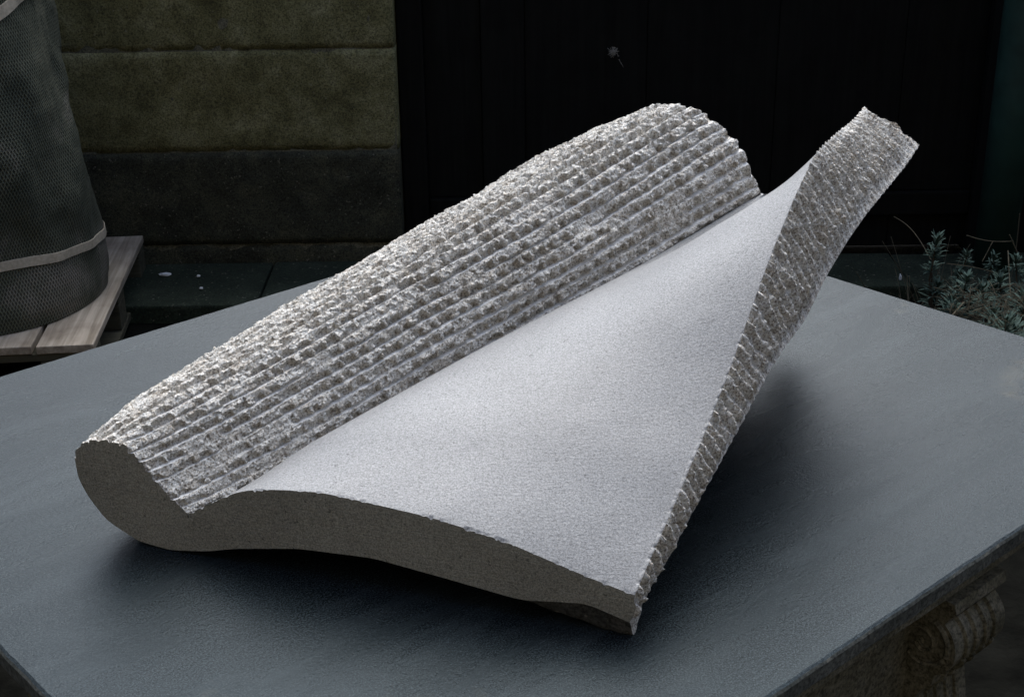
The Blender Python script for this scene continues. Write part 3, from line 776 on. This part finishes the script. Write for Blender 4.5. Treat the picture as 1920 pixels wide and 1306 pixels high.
# ---------------------------------------------------------------- plants by the kerb
def leaf(bm, p, d, l, wd, droop, r):
    d = d.normalized(); s = d.cross(Vector((0, 0, 1)));
    if s.length < .1: s = Vector((1, 0, 0))
    s.normalize(); prev = None; up = s.cross(d)
    for k in range(5):
        t = k/4; c = p+d*l*t+Vector((0, 0, -1))*droop*l*t*t; ww = wd*math.sin(PI*(.12+.85*t))**.8
        if k == 4: ww = wd*.12
        row = [bm.verts.new(c-s*ww), bm.verts.new(c+up*ww*.25*-1), bm.verts.new(c+s*ww)]
        if prev:
            bm.faces.new((prev[0], prev[1], row[1], row[0])); bm.faces.new((prev[1], prev[2], row[2], row[1]))
        prev = row
def plant(px, py_top, Y, lab, seed, spread=.05, nst=4, name='lavender_plant', ll=.030):
    top = on_y((px, py_top), Y); r = random.Random(seed); ht = max(.08, top[2]+ZT)
    E = empty(name, (top[0], Y, 0), lab, 'plant', 'plants growing at the foot of the black door')
    bs = bmesh.new(); bl = bmesh.new()
    for k in range(nst):
        hk = ht*(1 if k == 0 else r.uniform(.5, .95)); ex = 0 if k == 0 else r.uniform(-spread, spread); ey = 0 if k == 0 else r.uniform(-spread, spread)
        pts = [Vector((ex*t*t+.01*math.sin(t*5+seed), ey*t, hk*t*.93)) for t in (0, .25, .5, .75, 1)]
        tube(bs, pts, [.0035, .003, .0026, .0022, .0016], 6)
        for j in range(17):
            t = (.45+.3*j/8 if j < 6 else .82+.18*(j-6)/10); i0 = min(int(t*4), 3); f_ = t*4-i0; p = pts[i0].lerp(pts[i0+1], f_)
            dens = 2 if t < .8 else 5
            for q_ in range(dens):
                a = r.uniform(0, 2*PI); el_ = r.uniform(.1, .7)+(.5 if j > 11 else 0)
                leaf(bl, p, Vector((math.cos(a)*math.cos(el_), math.sin(a)*math.cos(el_), math.sin(el_))), 1.25*ll*r.uniform(.6, 1.15)*(.8 if j > 13 else 1), .0030, r.uniform(0, .35), r)
    obj('stem', bs, M['stem'], E); obj('foliage', bl, M['leaf'], E, True)
plant(1762, 428, 3.62, 'tallest grey green leafy sprig, nearest the table edge', 1, .02, 3)
plant(1812, 462, 3.70, 'small thin leafy sprig behind the taller sprig', 2, .03, 3, ll=.022)
plant(1808, 506, 3.50, 'low leafy sprig just right of the tallest sprig', 3, .05, 4)
plant(1842, 528, 3.42, 'spiky low sprig in the middle of the plant clump', 4, .05, 4, ll=.034)
plant(1880, 508, 3.52, 'leafy sprig in front of the drainpipe foot', 5, .04, 4)
plant(1895, 590, 3.15, 'lowest spreading sprig at the right table edge', 6, .07, 5, ll=.045)
plant(1930, 545, 3.35, 'rightmost sprig with a broad blue green leaf', 7, .05, 4, ll=.05)
plant(1785, 545, 3.45, 'small dull sprig low between the tallest sprig and the table edge', 8, .05, 5)
plant(1860, 470, 3.80, 'sprig standing farthest back against the black door', 9, .05, 4, ll=.024)
plant(1858, 570, 3.25, 'low bushy sprig over the table edge in the middle of the clump', 10, .06, 6, ll=.034)
plant(1908, 470, 3.62, 'tall thin sprig in front of the green pipe', 11, .04, 4, ll=.026)
# dry stalks and twigs between them
bm = bmesh.new(); r = random.Random(21)
def bez(pa, pb, sag, n=9):
    pa, pb = Vector(pa), Vector(pb); return [pa.lerp(pb, k/n)+Vector((0, 0, sag*math.sin(PI*k/n))) for k in range(n+1)]
def W(p, Y): q_ = on_y(p, Y); return (q_[0], q_[1], q_[2]+ZT)
for a, b, Ya, Yb, sg, rd in [((1676, 406), (1745, 486), 3.9, 3.7, .02, .0012), ((1812, 441), (1900, 452), 3.75, 3.75, -.008, .0016), ((1775, 494), (1870, 512), 3.6, 3.6, .004, .0014),
                          ((1893, 440), (1915, 490), 3.75, 3.75, .0, .0018), ((1842, 490), (1862, 452), 3.7, 3.72, .0, .0012), ((1786, 590), (1808, 566), 3.2, 3.3, .0, .0016),
                          ((1822, 584), (1876, 568), 3.2, 3.3, .002, .0012), ((1890, 470), (1895, 560), 3.7, 3.5, .0, .0016), ((1912, 400), (1905, 470), 3.8, 3.8, .01, .0012)]:
    tube(bm, bez(W(a, Ya), W(b, Yb), sg), rd, 5)
for k in range(260):
    x_ = r.uniform(1775, 1990); y_ = r.uniform(555, 625); Y = r.uniform(3.1, 3.6); p = Vector(W((x_, y_), Y)); p.z = max(p.z, .0)
    a = r.uniform(0, 2*PI); l = r.uniform(.03, .11)
    tube(bm, bez(p, p+Vector((math.cos(a)*l, math.sin(a)*l*.5, r.uniform(-.01, .06))), r.uniform(0, .015), 5), r.uniform(.0004, .0009), 4)
for k in range(200):
    x_ = r.uniform(1.05, 1.75); Y = r.uniform(3.1, 3.95); p = Vector((x_, Y, 0)); a = r.uniform(0, 6.28); l = r.uniform(.05, .2)
    tube(bm, bez(p, p+Vector((math.cos(a)*l*.6, math.sin(a)*l*.6, l)), .01, 5), r.uniform(.0005, .001), 4)
tag(obj('dry_grass', bm, M['straw']), 'tangle of dry straw coloured stalks among the leafy sprigs', 'dry grass', kind='stuff')
